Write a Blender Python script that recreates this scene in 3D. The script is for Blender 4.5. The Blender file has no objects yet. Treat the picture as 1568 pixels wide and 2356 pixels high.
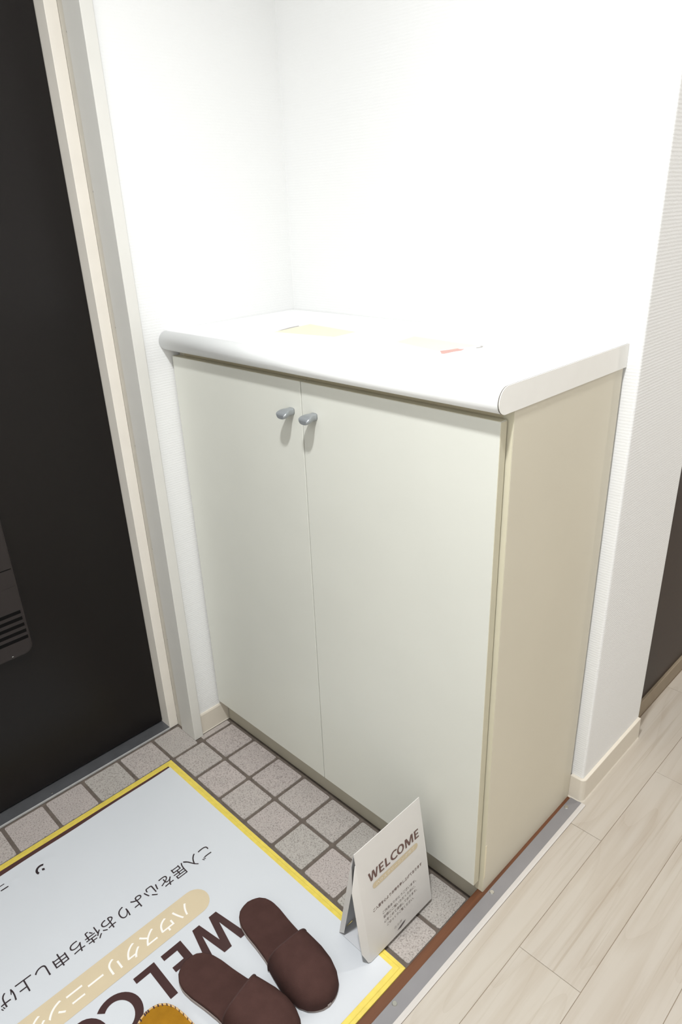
import bpy, bmesh, math, random
from mathutils import Matrix, Vector

random.seed(7)
scene = bpy.context.scene
COL = scene.collection

# ------------------------------------------------------------------ camera
RIGHT = (0.7070927670623953, 0.7060816143208105, -0.03832196088620109)
DOWN = (0.26744982094384884, -0.3172146863600863, -0.9098601189383868)
FWD = (-0.6545917903893606, 0.6331063075626323, -0.41314161165302776)
cam_data = bpy.data.cameras.new('camera')
cam = bpy.data.objects.new('camera', cam_data)
COL.objects.link(cam)
m = Matrix.Identity(4)
for r in range(3):
    m[r][0] = RIGHT[r]
    m[r][1] = -DOWN[r]
    m[r][2] = -FWD[r]
m[0][3], m[1][3], m[2][3] = 1.24538, -0.75591, 1.30670
cam.matrix_world = m
cam_data.sensor_fit = 'VERTICAL'
cam_data.sensor_height = 36.0
cam_data.lens = 1612.875 / 2356 * 36.0
cam_data.shift_x = 5.0065 / 2356
cam_data.shift_y = 25.2254 / 2356
cam_data.clip_start = 0.02
scene.camera = cam

# ------------------------------------------------------------------ world, light, exposure
world = bpy.data.worlds.new('world')
scene.world = world
world.use_nodes = True
world.node_tree.nodes['Background'].inputs[0].default_value = (1, 1, 1, 1)
world.node_tree.nodes['Background'].inputs[1].default_value = 0.0
scene.view_settings.view_transform = 'Standard'
scene.view_settings.look = 'None'
scene.view_settings.gamma = 1.0
scene.view_settings.use_curve_mapping = False
scene.view_settings.exposure = 0.0
LAMP = Vector((0.91, -0.60, 2.38))
LAMP_POWER = 28.2
HALL_FILL = Vector((1.45, 1.60, 2.38))  # added fill lamp out of view, raises the ambient light
FILL_POWER = 15.5
ROOM_TOP = 2.42
LAMP_COLOR = (0.97, 0.99, 1.0)

# ------------------------------------------------------------------ material helpers
def srgb(r, g, b):
    def f(c):
        c /= 255.0
        return c / 12.92 if c <= 0.04045 else ((c + 0.055) / 1.055) ** 2.4
    return (f(r), f(g), f(b), 1.0)

def new_mat(name):
    mt = bpy.data.materials.new(name)
    mt.use_nodes = True
    nt = mt.node_tree
    return mt, nt, nt.nodes['Principled BSDF']

def N(nt, typ, **kw):
    n = nt.nodes.new(typ)
    for k, v in kw.items():
        setattr(n, k, v)
    return n

def plain(name, col, rough=0.5, metallic=0.0, var=0.04, nscale=30.0, bump=0.0, bscale=200.0, spec=0.5, coat=0.0):
    """Principled material with a faint procedural mottling and optional fine relief."""
    mt, nt, bs = new_mat(name)
    tc = N(nt, 'ShaderNodeTexCoord')
    no = N(nt, 'ShaderNodeTexNoise')
    no.inputs['Scale'].default_value = nscale
    no.inputs['Detail'].default_value = 4.0
    nt.links.new(tc.outputs['Object'], no.inputs['Vector'])
    rp = N(nt, 'ShaderNodeValToRGB')
    rp.color_ramp.elements[0].position = 0.3
    rp.color_ramp.elements[1].position = 0.7
    rp.color_ramp.elements[0].color = (col[0] * (1 - var), col[1] * (1 - var), col[2] * (1 - var), 1)
    rp.color_ramp.elements[1].color = (min(1, col[0] * (1 + var)), min(1, col[1] * (1 + var)), min(1, col[2] * (1 + var)), 1)
    nt.links.new(no.outputs['Fac'], rp.inputs['Fac'])
    nt.links.new(rp.outputs['Color'], bs.inputs['Base Color'])
    bs.inputs['Roughness'].default_value = rough
    bs.inputs['Metallic'].default_value = metallic
    bs.inputs['Specular IOR Level'].default_value = spec
    bs.inputs['Coat Weight'].default_value = coat
    if bump:
        n2 = N(nt, 'ShaderNodeTexNoise')
        n2.inputs['Scale'].default_value = bscale
        n2.inputs['Detail'].default_value = 3.0
        nt.links.new(tc.outputs['Object'], n2.inputs['Vector'])
        bp = N(nt, 'ShaderNodeBump')
        bp.inputs['Strength'].default_value = bump
        bp.inputs['Distance'].default_value = 0.002
        nt.links.new(n2.outputs['Fac'], bp.inputs['Height'])
        nt.links.new(bp.outputs['Normal'], bs.inputs['Normal'])
    return mt

def mat_wallpaper():
    mt, nt, bs = new_mat('white_ribbed_wallpaper')
    tc = N(nt, 'ShaderNodeTexCoord')
    mp = N(nt, 'ShaderNodeMapping')
    mp.inputs['Scale'].default_value = (60, 60, 420)
    nt.links.new(tc.outputs['Object'], mp.inputs['Vector'])
    no = N(nt, 'ShaderNodeTexNoise')
    no.inputs['Scale'].default_value = 1.0
    no.inputs['Detail'].default_value = 2.0
    nt.links.new(mp.outputs['Vector'], no.inputs['Vector'])
    wv = N(nt, 'ShaderNodeTexWave', bands_direction='Z')
    wv.inputs['Scale'].default_value = 55.0
    wv.inputs['Distortion'].default_value = 2.5
    wv.inputs['Detail'].default_value = 2.0
    wv.inputs['Detail Scale'].default_value = 4.0
    nt.links.new(tc.outputs['Object'], wv.inputs['Vector'])
    ad = N(nt, 'ShaderNodeMath', operation='ADD')
    nt.links.new(no.outputs['Fac'], ad.inputs[0])
    nt.links.new(wv.outputs['Fac'], ad.inputs[1])
    bp = N(nt, 'ShaderNodeBump')
    bp.inputs['Strength'].default_value = 0.2
    bp.inputs['Distance'].default_value = 0.0008
    nt.links.new(ad.outputs[0], bp.inputs['Height'])
    nt.links.new(bp.outputs['Normal'], bs.inputs['Normal'])
    bs.inputs['Base Color'].default_value = srgb(233, 233, 232)
    bs.inputs['Roughness'].default_value = 0.75
    bs.inputs['Specular IOR Level'].default_value = 0.25
    return mt

def mat_tile():
    mt, nt, bs = new_mat('grey_speckled_tile')
    tc = N(nt, 'ShaderNodeTexCoord')
    oi = N(nt, 'ShaderNodeObjectInfo')
    mul = N(nt, 'ShaderNodeVectorMath', operation='SCALE')
    cmb = N(nt, 'ShaderNodeCombineXYZ')
    for i in range(3):
        nt.links.new(oi.outputs['Random'], cmb.inputs[i])
    nt.links.new(cmb.outputs[0], mul.inputs[0])
    mul.inputs['Scale'].default_value = 17.0
    add = N(nt, 'ShaderNodeVectorMath', operation='ADD')
    nt.links.new(tc.outputs['Object'], add.inputs[0])
    nt.links.new(mul.outputs[0], add.inputs[1])
    rb = N(nt, 'ShaderNodeValToRGB')
    rb.color_ramp.elements[0].color = srgb(169, 161, 157)
    rb.color_ramp.elements[1].color = srgb(165, 161, 155)
    e = rb.color_ramp.elements.new(0.5)
    e.color = srgb(173, 164, 160)
    nt.links.new(oi.outputs['Random'], rb.inputs['Fac'])
    sp = N(nt, 'ShaderNodeTexNoise')
    sp.inputs['Scale'].default_value = 30.0
    sp.inputs['Detail'].default_value = 2.0
    nt.links.new(add.outputs[0], sp.inputs['Vector'])
    r2 = N(nt, 'ShaderNodeValToRGB')
    r2.color_ramp.elements[0].position = 0.33
    r2.color_ramp.elements[0].color = (0.62, 0.60, 0.59, 1)
    r2.color_ramp.elements[1].position = 0.46
    r2.color_ramp.elements[1].color = (1, 1, 1, 1)
    e = r2.color_ramp.elements.new(0.68)
    e.color = (1.16, 1.15, 1.15, 1)
    nt.links.new(sp.outputs['Fac'], r2.inputs['Fac'])
    bl = N(nt, 'ShaderNodeTexNoise')
    bl.inputs['Scale'].default_value = 3.0
    bl.inputs['Detail'].default_value = 3.0
    nt.links.new(add.outputs[0], bl.inputs['Vector'])
    r3 = N(nt, 'ShaderNodeValToRGB')
    r3.color_ramp.elements[0].color = (0.90, 0.91, 0.90, 1)
    r3.color_ramp.elements[1].color = (1.08, 1.06, 1.05, 1)
    nt.links.new(bl.outputs['Fac'], r3.inputs['Fac'])
    m1 = N(nt, 'ShaderNodeMix', data_type='RGBA', blend_type='MULTIPLY')
    m1.inputs['Factor'].default_value = 1.0
    nt.links.new(rb.outputs['Color'], m1.inputs['A'])
    nt.links.new(r2.outputs['Color'], m1.inputs['B'])
    m2 = N(nt, 'ShaderNodeMix', data_type='RGBA', blend_type='MULTIPLY')
    m2.inputs['Factor'].default_value = 1.0
    nt.links.new(m1.outputs['Result'], m2.inputs['A'])
    nt.links.new(r3.outputs['Color'], m2.inputs['B'])
    nt.links.new(m2.outputs['Result'], bs.inputs['Base Color'])
    bp = N(nt, 'ShaderNodeBump')
    bp.inputs['Strength'].default_value = 0.15
    bp.inputs['Distance'].default_value = 0.0006
    nt.links.new(sp.outputs['Fac'], bp.inputs['Height'])
    nt.links.new(bp.outputs['Normal'], bs.inputs['Normal'])
    bs.inputs['Roughness'].default_value = 0.62
    return mt

def mat_wood(name, base, dark, streak, rough, gx=26.0, gy=1.6, var=0.5):
    """Long grain along local y, shifted for every plank by the object's random value."""
    mt, nt, bs = new_mat(name)
    tc = N(nt, 'ShaderNodeTexCoord')
    oi = N(nt, 'ShaderNodeObjectInfo')
    cmb = N(nt, 'ShaderNodeCombineXYZ')
    for i in range(3):
        nt.links.new(oi.outputs['Random'], cmb.inputs[i])
    mul = N(nt, 'ShaderNodeVectorMath', operation='SCALE')
    mul.inputs['Scale'].default_value = 23.0
    nt.links.new(cmb.outputs[0], mul.inputs[0])
    add = N(nt, 'ShaderNodeVectorMath', operation='ADD')
    nt.links.new(tc.outputs['Object'], add.inputs[0])
    nt.links.new(mul.outputs[0], add.inputs[1])
    mp = N(nt, 'ShaderNodeMapping')
    mp.inputs['Scale'].default_value = (gx, gy, 1)
    nt.links.new(add.outputs[0], mp.inputs['Vector'])
    n1 = N(nt, 'ShaderNodeTexNoise')
    n1.inputs['Scale'].default_value = 1.0
    n1.inputs['Detail'].default_value = 5.0
    n1.inputs['Roughness'].default_value = 0.55
    n1.inputs['Distortion'].default_value = 0.6
    nt.links.new(mp.outputs['Vector'], n1.inputs['Vector'])
    rp = N(nt, 'ShaderNodeValToRGB')
    rp.color_ramp.elements[0].position = 0.28
    rp.color_ramp.elements[0].color = dark
    rp.color_ramp.elements[1].position = 0.52
    rp.color_ramp.elements[1].color = base
    nt.links.new(n1.outputs['Fac'], rp.inputs['Fac'])
    # fine dark streaks
    mp2 = N(nt, 'ShaderNodeMapping')
    mp2.inputs['Scale'].default_value = (gx * 6, gy * 1.4, 1)
    nt.links.new(add.outputs[0], mp2.inputs['Vector'])
    n2 = N(nt, 'ShaderNodeTexNoise')
    n2.inputs['Scale'].default_value = 1.0
    n2.inputs['Detail'].default_value = 3.0
    nt.links.new(mp2.outputs['Vector'], n2.inputs['Vector'])
    r2 = N(nt, 'ShaderNodeValToRGB')
    r2.color_ramp.elements[0].position = 0.26
    r2.color_ramp.elements[0].color = streak
    r2.color_ramp.elements[1].position = 0.40
    r2.color_ramp.elements[1].color = (1, 1, 1, 1)
    nt.links.new(n2.outputs['Fac'], r2.inputs['Fac'])
    mx = N(nt, 'ShaderNodeMix', data_type='RGBA', blend_type='MULTIPLY')
    mx.inputs['Factor'].default_value = var
    nt.links.new(rp.outputs['Color'], mx.inputs['A'])
    nt.links.new(r2.outputs['Color'], mx.inputs['B'])
    # faint cathedral grain
    mp4 = N(nt, 'ShaderNodeMapping')
    mp4.inputs['Scale'].default_value = (gx * 0.42, gy * 0.75, 1)
    nt.links.new(add.outputs[0], mp4.inputs['Vector'])
    wv = N(nt, 'ShaderNodeTexNoise')
    wv.inputs['Scale'].default_value = 1.0
    wv.inputs['Detail'].default_value = 1.0
    nt.links.new(mp4.outputs['Vector'], wv.inputs['Vector'])
    ms = N(nt, 'ShaderNodeMath', operation='MULTIPLY')
    ms.inputs[1].default_value = 9.0
    nt.links.new(wv.outputs['Fac'], ms.inputs[0])
    fr_ = N(nt, 'ShaderNodeMath', operation='FRACT')
    nt.links.new(ms.outputs[0], fr_.inputs[0])
    r4 = N(nt, 'ShaderNodeValToRGB')
    r4.color_ramp.elements[0].position = 0.0
    r4.color_ramp.elements[0].color = (0.90, 0.87, 0.84, 1)
    r4.color_ramp.elements[1].position = 0.30
    r4.color_ramp.elements[1].color = (1, 1, 1, 1)
    e4 = r4.color_ramp.elements.new(0.97)
    e4.color = (0.98, 0.97, 0.96, 1)
    nt.links.new(fr_.outputs[0], r4.inputs['Fac'])
    mx4 = N(nt, 'ShaderNodeMix', data_type='RGBA', blend_type='MULTIPLY')
    mx4.inputs['Factor'].default_value = 0.6
    nt.links.new(rp.outputs['Color'], mx4.inputs['A'])
    nt.links.new(r4.outputs['Color'], mx4.inputs['B'])
    nt.links.new(mx4.outputs['Result'], mx.inputs['A'])
    # broad slow tone change
    n3 = N(nt, 'ShaderNodeTexNoise')
    n3.inputs['Scale'].default_value = 3.0
    nt.links.new(add.outputs[0], n3.inputs['Vector'])
    r3 = N(nt, 'ShaderNodeValToRGB')
    r3.color_ramp.elements[0].color = (0.95, 0.93, 0.92, 1)
    r3.color_ramp.elements[1].color = (1.04, 1.04, 1.02, 1)
    nt.links.new(n3.outputs['Fac'], r3.inputs['Fac'])
    m3 = N(nt, 'ShaderNodeMix', data_type='RGBA', blend_type='MULTIPLY')
    m3.inputs['Factor'].default_value = 1.0
    nt.links.new(mx.outputs['Result'], m3.inputs['A'])
    nt.links.new(r3.outputs['Color'], m3.inputs['B'])
    nt.links.new(m3.outputs['Result'], bs.inputs['Base Color'])
    bs.inputs['Roughness'].default_value = rough
    return mt

M = {}
M['wall'] = mat_wallpaper()
M['ceiling'] = plain('white_ceiling_paper', srgb(246, 246, 245), 0.8, var=0.01)
M['tile'] = mat_tile()
M['grout'] = plain('dark_brown_grout', srgb(100, 90, 82), 0.9, var=0.18, nscale=60, bump=0.3, bscale=400)
M['plank'] = mat_wood('pale_wood_plank', srgb(182, 175, 165), srgb(171, 161, 148), (0.72, 0.66, 0.58, 1), 0.42)
M['subfloor'] = plain('plank_joint_brown', srgb(140, 122, 102), 0.8)
M['brown_wood'] = mat_wood('brown_wood_step', srgb(100, 61, 36), srgb(78, 46, 27), (0.7, 0.6, 0.55, 1), 0.45, gx=60, gy=3.0)
M['alu'] = plain('brushed_aluminium_strip', srgb(140, 138, 140), 0.45, 0.4, var=0.05, nscale=14)
M['alu_lip'] = plain('pale_edge_strip', srgb(192, 187, 182), 0.4, 0.0, var=0.01)
M['screw'] = plain('bright_screw_steel', srgb(205, 205, 200), 0.25, 1.0)
M['cab_front'] = plain('cream_laminate', srgb(212, 212, 203), 0.38, var=0.012, nscale=8)
M['cab_side'] = plain('beige_side_laminate', srgb(209, 202, 184), 0.42, var=0.015, nscale=6)
M['cab_edge'] = plain('yellowed_edge_band', srgb(204, 198, 176), 0.45, var=0.02)
M['cab_in'] = plain('cabinet_carcass', srgb(205, 194, 165), 0.5, var=0.02)
M['kick'] = plain('grey_beige_kick_board', srgb(178, 173, 157), 0.5, var=0.02)
M['counter'] = plain('white_counter_laminate', srgb(238, 239, 238), 0.32, var=0.004)
M['counter_cap'] = plain('white_counter_end', srgb(236, 234, 229), 0.42, var=0.01)
M['seam'] = plain('dark_seam', srgb(90, 84, 74), 0.7)
M['knob'] = plain('satin_metal_knob', srgb(160, 164, 167), 0.34, 0.5, var=0.02)
M['hole'] = plain('dark_slot', srgb(10, 9, 9), 0.7, spec=0.1)
M['tape'] = plain('clear_tape', srgb(226, 216, 188), 0.25, var=0.03)
M['casing'] = plain('cream_painted_casing', srgb(215, 213, 207), 0.45, var=0.015, nscale=20)
M['frame'] = plain('beige_steel_frame', srgb(234, 228, 218), 0.42, var=0.02, nscale=20)
M['gasket'] = plain('beige_gasket', srgb(196, 191, 180), 0.7, var=0.04)
M['door'] = plain('dark_brown_steel_door', srgb(17, 13, 12), 0.38, 0.0, var=0.05, nscale=60, bump=0.05, bscale=900, spec=0.30)
M['mailbox'] = plain('brown_mail_box_plastic', srgb(34, 27, 26), 0.5, var=0.03)
M['sill'] = plain('grey_steel_sill', srgb(112, 113, 116), 0.4, 0.6, var=0.08, nscale=30)
M['sill_edge_glint'] = plain('painted_sill_glint', srgb(190, 190, 190), 0.3, 0.2)  # pale colour paints the highlight along the sill's front edge
M['baseboard'] = plain('cream_vinyl_baseboard', srgb(216, 208, 194), 0.42, var=0.01)
M['door2'] = mat_wood('dark_brown_door', srgb(36, 21, 16), srgb(26, 15, 12), (0.7, 0.6, 0.6, 1), 0.34, gx=40, gy=3)
M['door2'].node_tree.nodes['Principled BSDF'].inputs['Specular IOR Level'].default_value = 0.22
M['door2_base'] = plain('grey_brown_base', srgb(140, 126, 106), 0.5, var=0.05)
M['mat_yellow'] = plain('yellow_mat_border', srgb(229, 206, 92), 0.55, var=0.06, nscale=90)
M['mat_brown'] = plain('dark_brown_mat_base', srgb(74, 44, 40), 0.7, var=0.1)
M['sheet'] = plain('white_printed_sheet', srgb(205, 208, 212), 0.34, var=0.008, nscale=5, bump=0.03, bscale=900)
M['ink'] = plain('brown_print', srgb(64, 40, 39), 0.4, var=0.05)
M['ink_dark'] = plain('dark_print', srgb(50, 40, 43), 0.4, var=0.05)
M['pill'] = plain('tan_print', srgb(206, 190, 160), 0.4, var=0.02)
M['pill_text'] = plain('white_print', srgb(240, 236, 230), 0.4, var=0.01)
M['paper'] = plain('white_card', srgb(218, 215, 211), 0.5, var=0.01)
M['paper_back'] = plain('white_card_inside', srgb(200, 201, 204), 0.6, var=0.01)
M['card_ink'] = plain('card_brown_print', srgb(104, 78, 72), 0.5, var=0.03)
M['card_ink_grey'] = plain('card_grey_print', srgb(110, 96, 92), 0.5, var=0.03)
M['smudge'] = plain('card_smudge', srgb(86, 76, 78), 0.5, var=0.3, nscale=200)
M['slip'] = plain('dark_brown_felt', srgb(74, 52, 48), 0.95, var=0.10, nscale=40, bump=0.5, bscale=1400, spec=0.1)
M['slip_sole'] = plain('pale_sole_foam', srgb(168, 156, 150), 0.8, var=0.03)
M['slip_lining'] = plain('beige_lining', srgb(222, 196, 168), 0.9, var=0.04)
M['slip_seam'] = plain('brown_seam', srgb(66, 44, 41), 0.95, var=0.05)
M['mustard'] = plain('mustard_felt', srgb(158, 112, 30), 0.95, var=0.08, nscale=50, bump=0.5, bscale=1400, spec=0.1)
M['stitch'] = plain('dark_stitch', srgb(60, 40, 50), 0.9)
M['stitch_band'] = plain('tan_binding', srgb(205, 170, 120), 0.9)
M['leaflet'] = plain('white_leaflet', srgb(232, 232, 230), 0.4, var=0.004)
M['leaflet_cream'] = plain('cream_leaflet_print', srgb(234, 226, 194), 0.4, var=0.01)
M['leaflet_red'] = plain('red_brown_leaflet_print', srgb(196, 146, 136), 0.4, var=0.05)
M['leaflet_grey'] = plain('grey_leaflet_print', srgb(160, 154, 150), 0.4, var=0.05)
M['lamp_body'] = plain('white_lamp_body', srgb(235, 235, 232), 0.5)

# ------------------------------------------------------------------ object helpers
def link(name, me, mat, parent=None):
    o = bpy.data.objects.new(name, me)
    COL.objects.link(o)
    if mat is not None:
        me.materials.append(mat)
    if parent is not None:
        o.parent = parent
        o.matrix_parent_inverse = Matrix.Identity(4)
        if any(abs(c) > 1e-9 for c in parent.location) and parent.get('_world'):
            o.location = -parent.location
    return o

def empty(name, loc=(0, 0, 0)):
    o = bpy.data.objects.new(name, None)
    o.empty_display_size = 0.05
    o.location = loc
    COL.objects.link(o)
    return o

def tag(o, label=None, cat=None, group=None, kind=None):
    if label: o['label'] = label
    if cat: o['category'] = cat
    if group: o['group'] = group
    if kind: o['kind'] = kind
    return o

def bm_box(bm, x0, x1, y0, y1, z0, z1):
    vs = [bm.verts.new(p) for p in ((x0, y0, z0), (x1, y0, z0), (x1, y1, z0), (x0, y1, z0), (x0, y0, z1), (x1, y0, z1), (x1, y1, z1), (x0, y1, z1))]
    for f in ((0, 3, 2, 1), (4, 5, 6, 7), (0, 1, 5, 4), (1, 2, 6, 5), (2, 3, 7, 6), (3, 0, 4, 7)):
        bm.faces.new([vs[i] for i in f])
    return vs

def to_mesh(name, bm, smooth=False):
    bmesh.ops.recalc_face_normals(bm, faces=bm.faces[:])
    me = bpy.data.meshes.new(name)
    bm.to_mesh(me)
    bm.free()
    if smooth:
        for p in me.polygons:
            p.use_smooth = True
    return me

def box(name, dims, mat, parent=None, bevel=0.0, seg=2):
    bm = bmesh.new()
    bm_box(bm, *dims)
    if bevel:
        bmesh.ops.bevel(bm, geom=bm.edges[:], offset=bevel, segments=seg, affect='EDGES', profile=0.5)
    return link(name, to_mesh(name, bm), mat, parent)

def boxes(name, dl, mat, parent=None, bevel=0.0):
    bm = bmesh.new()
    for d in dl:
        bm_box(bm, *d)
    if bevel:
        bmesh.ops.bevel(bm, geom=bm.edges[:], offset=bevel, segments=2, affect='EDGES', profile=0.5)
    return link(name, to_mesh(name, bm), mat, parent)

def prism(name, prof, axis, a0, a1, mat, parent=None, smooth=False):
    """Extrude a closed 2-D profile along an axis. prof in the other two axes, in order."""
    bm = bmesh.new()
    def P(p, a):
        if axis == 'x': return (a, p[0], p[1])
        if axis == 'y': return (p[0], a, p[1])
        return (p[0], p[1], a)
    A = [bm.verts.new(P(p, a0)) for p in prof]
    B = [bm.verts.new(P(p, a1)) for p in prof]
    n = len(prof)
    for i in range(n):
        f = bm.faces.new((A[i], A[(i + 1) % n], B[(i + 1) % n], B[i]))
        f.smooth = smooth
    bm.faces.new(A[::-1])
    bm.faces.new(B)
    return link(name, to_mesh(name, bm), mat, parent)

def disc(bm, c, nrm, r, h, seg=14):
    """Short cylinder from c along nrm."""
    n = Vector(nrm).normalized()
    t = n.orthogonal().normalized()
    b = n.cross(t)
    A = [bm.verts.new(Vector(c) + r * (math.cos(2 * math.pi * k / seg) * t + math.sin(2 * math.pi * k / seg) * b)) for k in range(seg)]
    B = [bm.verts.new(Vector(c) + n * h + 0.8 * r * (math.cos(2 * math.pi * k / seg) * t + math.sin(2 * math.pi * k / seg) * b)) for k in range(seg)]
    for i in range(seg):
        bm.faces.new((A[i], A[(i + 1) % seg], B[(i + 1) % seg], B[i]))
    bm.faces.new(A[::-1])
    bm.faces.new(B)

def screw(name, c, nrm, r, mat, parent):
    bm = bmesh.new()
    disc(bm, c, nrm, r, r * 0.35)
    return link(name, to_mesh(name, bm), mat, parent)

# ------------------------------------------------------------------ key measures (metres)
X_WALL_L = -0.1285      # left wall face
Y_BACK = 0.4475         # back wall face
X_WALL_R = 0.7555       # face of the wall end that looks down the hall
Y_WALL_R_END = 0.7325
Z_HALL = 0.0472
X_STEP = 0.7172
Y_FRONT = -1.08         # wall opposite the cabinet
X_HALL_END = 2.15
Y_HALL_END = 2.6
DOOR_X = -0.2446

# ------------------------------------------------------------------ walls, ceiling
wl = boxes('wall_left', [(-0.34, X_WALL_L, 0.0110, Y_BACK, 0, ROOM_TOP),
                         (-0.34, X_WALL_L, -0.93, 0.0110, 2.02, ROOM_TOP),
                         (-0.34, X_WALL_L, Y_FRONT - 0.1, -0.93, 0, ROOM_TOP)], M['wall'])
tag(wl, 'white ribbed wallpaper wall around the dark entrance door', kind='structure')
bm = bmesh.new()
bm_box(bm, -0.34, X_WALL_R, Y_BACK, Y_WALL_R_END, 0, ROOM_TOP)
ed = [e for e in bm.edges if all(abs(v.co.x - X_WALL_R) < 1e-6 and abs(v.co.y - Y_BACK) < 1e-6 for v in e.verts)]
bmesh.ops.bevel(bm, geom=ed, offset=0.005, segments=4, affect='EDGES', profile=0.5)
wb = link('wall_back', to_mesh('wall_back', bm), M['wall'])
tag(wb, 'white wallpapered wall behind the shoe cabinet, with its outer corner', kind='structure')
wr = boxes('wall_right', [(0.30, 0.690, Y_WALL_R_END, Y_HALL_END, 0, ROOM_TOP)], M['wall'])
tag(wr, 'recessed wall behind the dark inner door', kind='structure')
wf = boxes('wall_front', [(-0.34, X_HALL_END + 0.1, Y_FRONT - 0.1, Y_FRONT, 0, ROOM_TOP)], M['ceiling'])
tag(wf, 'white wall opposite the cabinet', kind='structure')
wh = boxes('wall_hall', [(X_HALL_END, X_HALL_END + 0.1, Y_FRONT, Y_HALL_END, 0, ROOM_TOP),
                         (0.30, X_HALL_END + 0.1, Y_HALL_END, Y_HALL_END + 0.1, 0, ROOM_TOP)], M['ceiling'])
tag(wh, 'white walls closing the hall', kind='structure')
ce = boxes('ceiling', [(-0.34, X_HALL_END + 0.1, Y_FRONT - 0.1, Y_HALL_END + 0.1, ROOM_TOP, ROOM_TOP + 0.1)], M['ceiling'])
tag(ce, 'white ceiling', kind='structure')

# ------------------------------------------------------------------ entrance tile floor
fl = box('floor', (-0.30, X_STEP, Y_FRONT, Y_BACK, -0.06, -0.0022), M['grout'])
tag(fl, 'dark grout bed of the tiled entrance floor', kind='structure')
bm = bmesh.new()
bm_box(bm, -0.5, 0.5, -0.5, 0.5, -0.004, 0.0)
ve = [e for e in bm.edges if abs(e.verts[0].co.z - e.verts[1].co.z) > 1e-4]
bmesh.ops.bevel(bm, geom=ve, offset=0.055, segments=3, affect='EDGES', profile=0.5)
te = [e for e in bm.edges if e.verts[0].co.z > -1e-5 and e.verts[1].co.z > -1e-5]
bmesh.ops.bevel(bm, geom=te, offset=0.012, segments=1, affect='EDGES', profile=0.5)
tile_me = to_mesh('tile', bm)
tile_me.materials.append(M['tile'])
xs = [-0.2045 + 0.0] + [-0.1 + 0.1 * i for i in range(0, 9)] + [X_STEP + 0.004]
xs = [-0.2045, -0.1, 0.0, 0.1, 0.2, 0.3, 0.4, 0.5, 0.6, 0.7, X_STEP + 0.0035]
ys = [0.0985, 0.0, -0.0955, -0.1975, -0.2985, -0.399, -0.4995, -0.6, -0.7, -0.8, -0.9, -1.0, Y_FRONT]
G = 0.0068
def add_tile(x0, x1, y0, y1):
    o = bpy.data.objects.new('tile', tile_me)
    COL.objects.link(o)
    o.parent = fl
    sx, sy = (x1 - x0 - G), (y1 - y0 - G)
    if sx < 0.006 or sy < 0.006:
        bpy.data.objects.remove(o)
        return
    o.location = ((x0 + x1) / 2, (y0 + y1) / 2, random.uniform(-0.0003, 0.0003))
    o.scale = (sx, sy, 1)
for i in range(len(xs) - 1):
    for j in range(len(ys) - 1):
        x0, x1, y0, y1 = xs[i], xs[i + 1], ys[j + 1], ys[j]
        if i == 0 and j == 0:
            add_tile(-0.1228, x1, y0, y1)      # narrow cut tile along the baseboard
            continue
        if i == 0 and j == 1:
            y1 = -0.010
        if x0 > -0.05 and x1 < 0.66 and y1 < -0.15 and y0 > -0.88:
            continue                            # wholly under the mat
        add_tile(x0, x1, y0, y1)

# ------------------------------------------------------------------ step edge
st = box('trim_1', (X_STEP, 0.7716, Y_FRONT, 0.4402, -0.01, Z_HALL), M['brown_wood'], bevel=0.0012)
tag(st, 'brown wooden step edge between tiles and plank floor', kind='structure')
al = box('trim_2', (0.7362, 0.7632, Y_FRONT, 0.4400, Z_HALL, Z_HALL + 0.0016), M['alu'], bevel=0.0006)
tag(al, 'brushed aluminium strip screwed along the step edge', kind='structure')
prism('lip', [(0.7626, Z_HALL), (0.7722, Z_HALL), (0.7722, Z_HALL + 0.0006), (0.7690, Z_HALL + 0.0022), (0.7626, Z_HALL + 0.0022)], 'y', Y_FRONT, 0.4400, M['alu_lip'], al)
for k in range(-4, 2):
    screw('screw', (0.7435, 0.110 + 0.2955 * k, Z_HALL + 0.0014), (0, 0, 1), 0.0050, M['screw'], al)

# ------------------------------------------------------------------ hall plank floor
hf = box('floor_hall', (0.7716, X_HALL_END, Y_FRONT, Y_HALL_END, -0.02, Z_HALL - 0.0012), M['subfloor'])
tag(hf, 'pale wood plank floor of the hall', kind='structure')
hf2 = boxes('floor_recess', [(0.69, 0.7716, Y_WALL_R_END, Y_HALL_END, -0.02, Z_HALL - 0.0012), (0.7555, 0.7716, 0.4404, Y_WALL_R_END, -0.02, Z_HALL - 0.0012)], M['subfloor'])
tag(hf2, 'plank floor in the inner doorway recess', kind='structure')
cols = [0.7722, 0.8425, 0.9638, 1.0862, 1.2085, 1.331, 1.4535, 1.576, 1.698, 1.82, 1.943, X_HALL_END]
starts = [0.3735, 0.0512, 0.4875, -0.18, 0.22, 0.36, 0.0, 0.45, 0.1, 0.3, 0.2]
PL = 0.597
def plank(x0, x1, y0, y1, parent):
    w, l = (x1 - x0 - 0.0008) / 2, (y1 - y0 - 0.0008) / 2
    bm = bmesh.new()
    bm_box(bm, -w, w, -l, l, -0.0012, 0.0)
    te = [e for e in bm.edges if e.verts[0].co.z > -1e-6 and e.verts[1].co.z > -1e-6]
    bmesh.ops.bevel(bm, geom=te, offset=0.0004, segments=1, affect='EDGES', profile=0.5)
    o = link('plank', to_mesh('plank', bm), M['plank'], parent)
    o.location = ((x0 + x1) / 2, (y0 + y1) / 2, Z_HALL)
for i in range(len(cols) - 1):
    y = starts[i]
    while y > Y_FRONT:
        y -= PL
    while y < Y_HALL_END:
        a, b = max(y, Y_FRONT), min(y + PL, Y_HALL_END)
        if i == 0 and y > 0.3:
            break
        if b - a > 0.01:
            plank(cols[i], cols[i + 1], a, b, hf)
        y += PL
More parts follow.
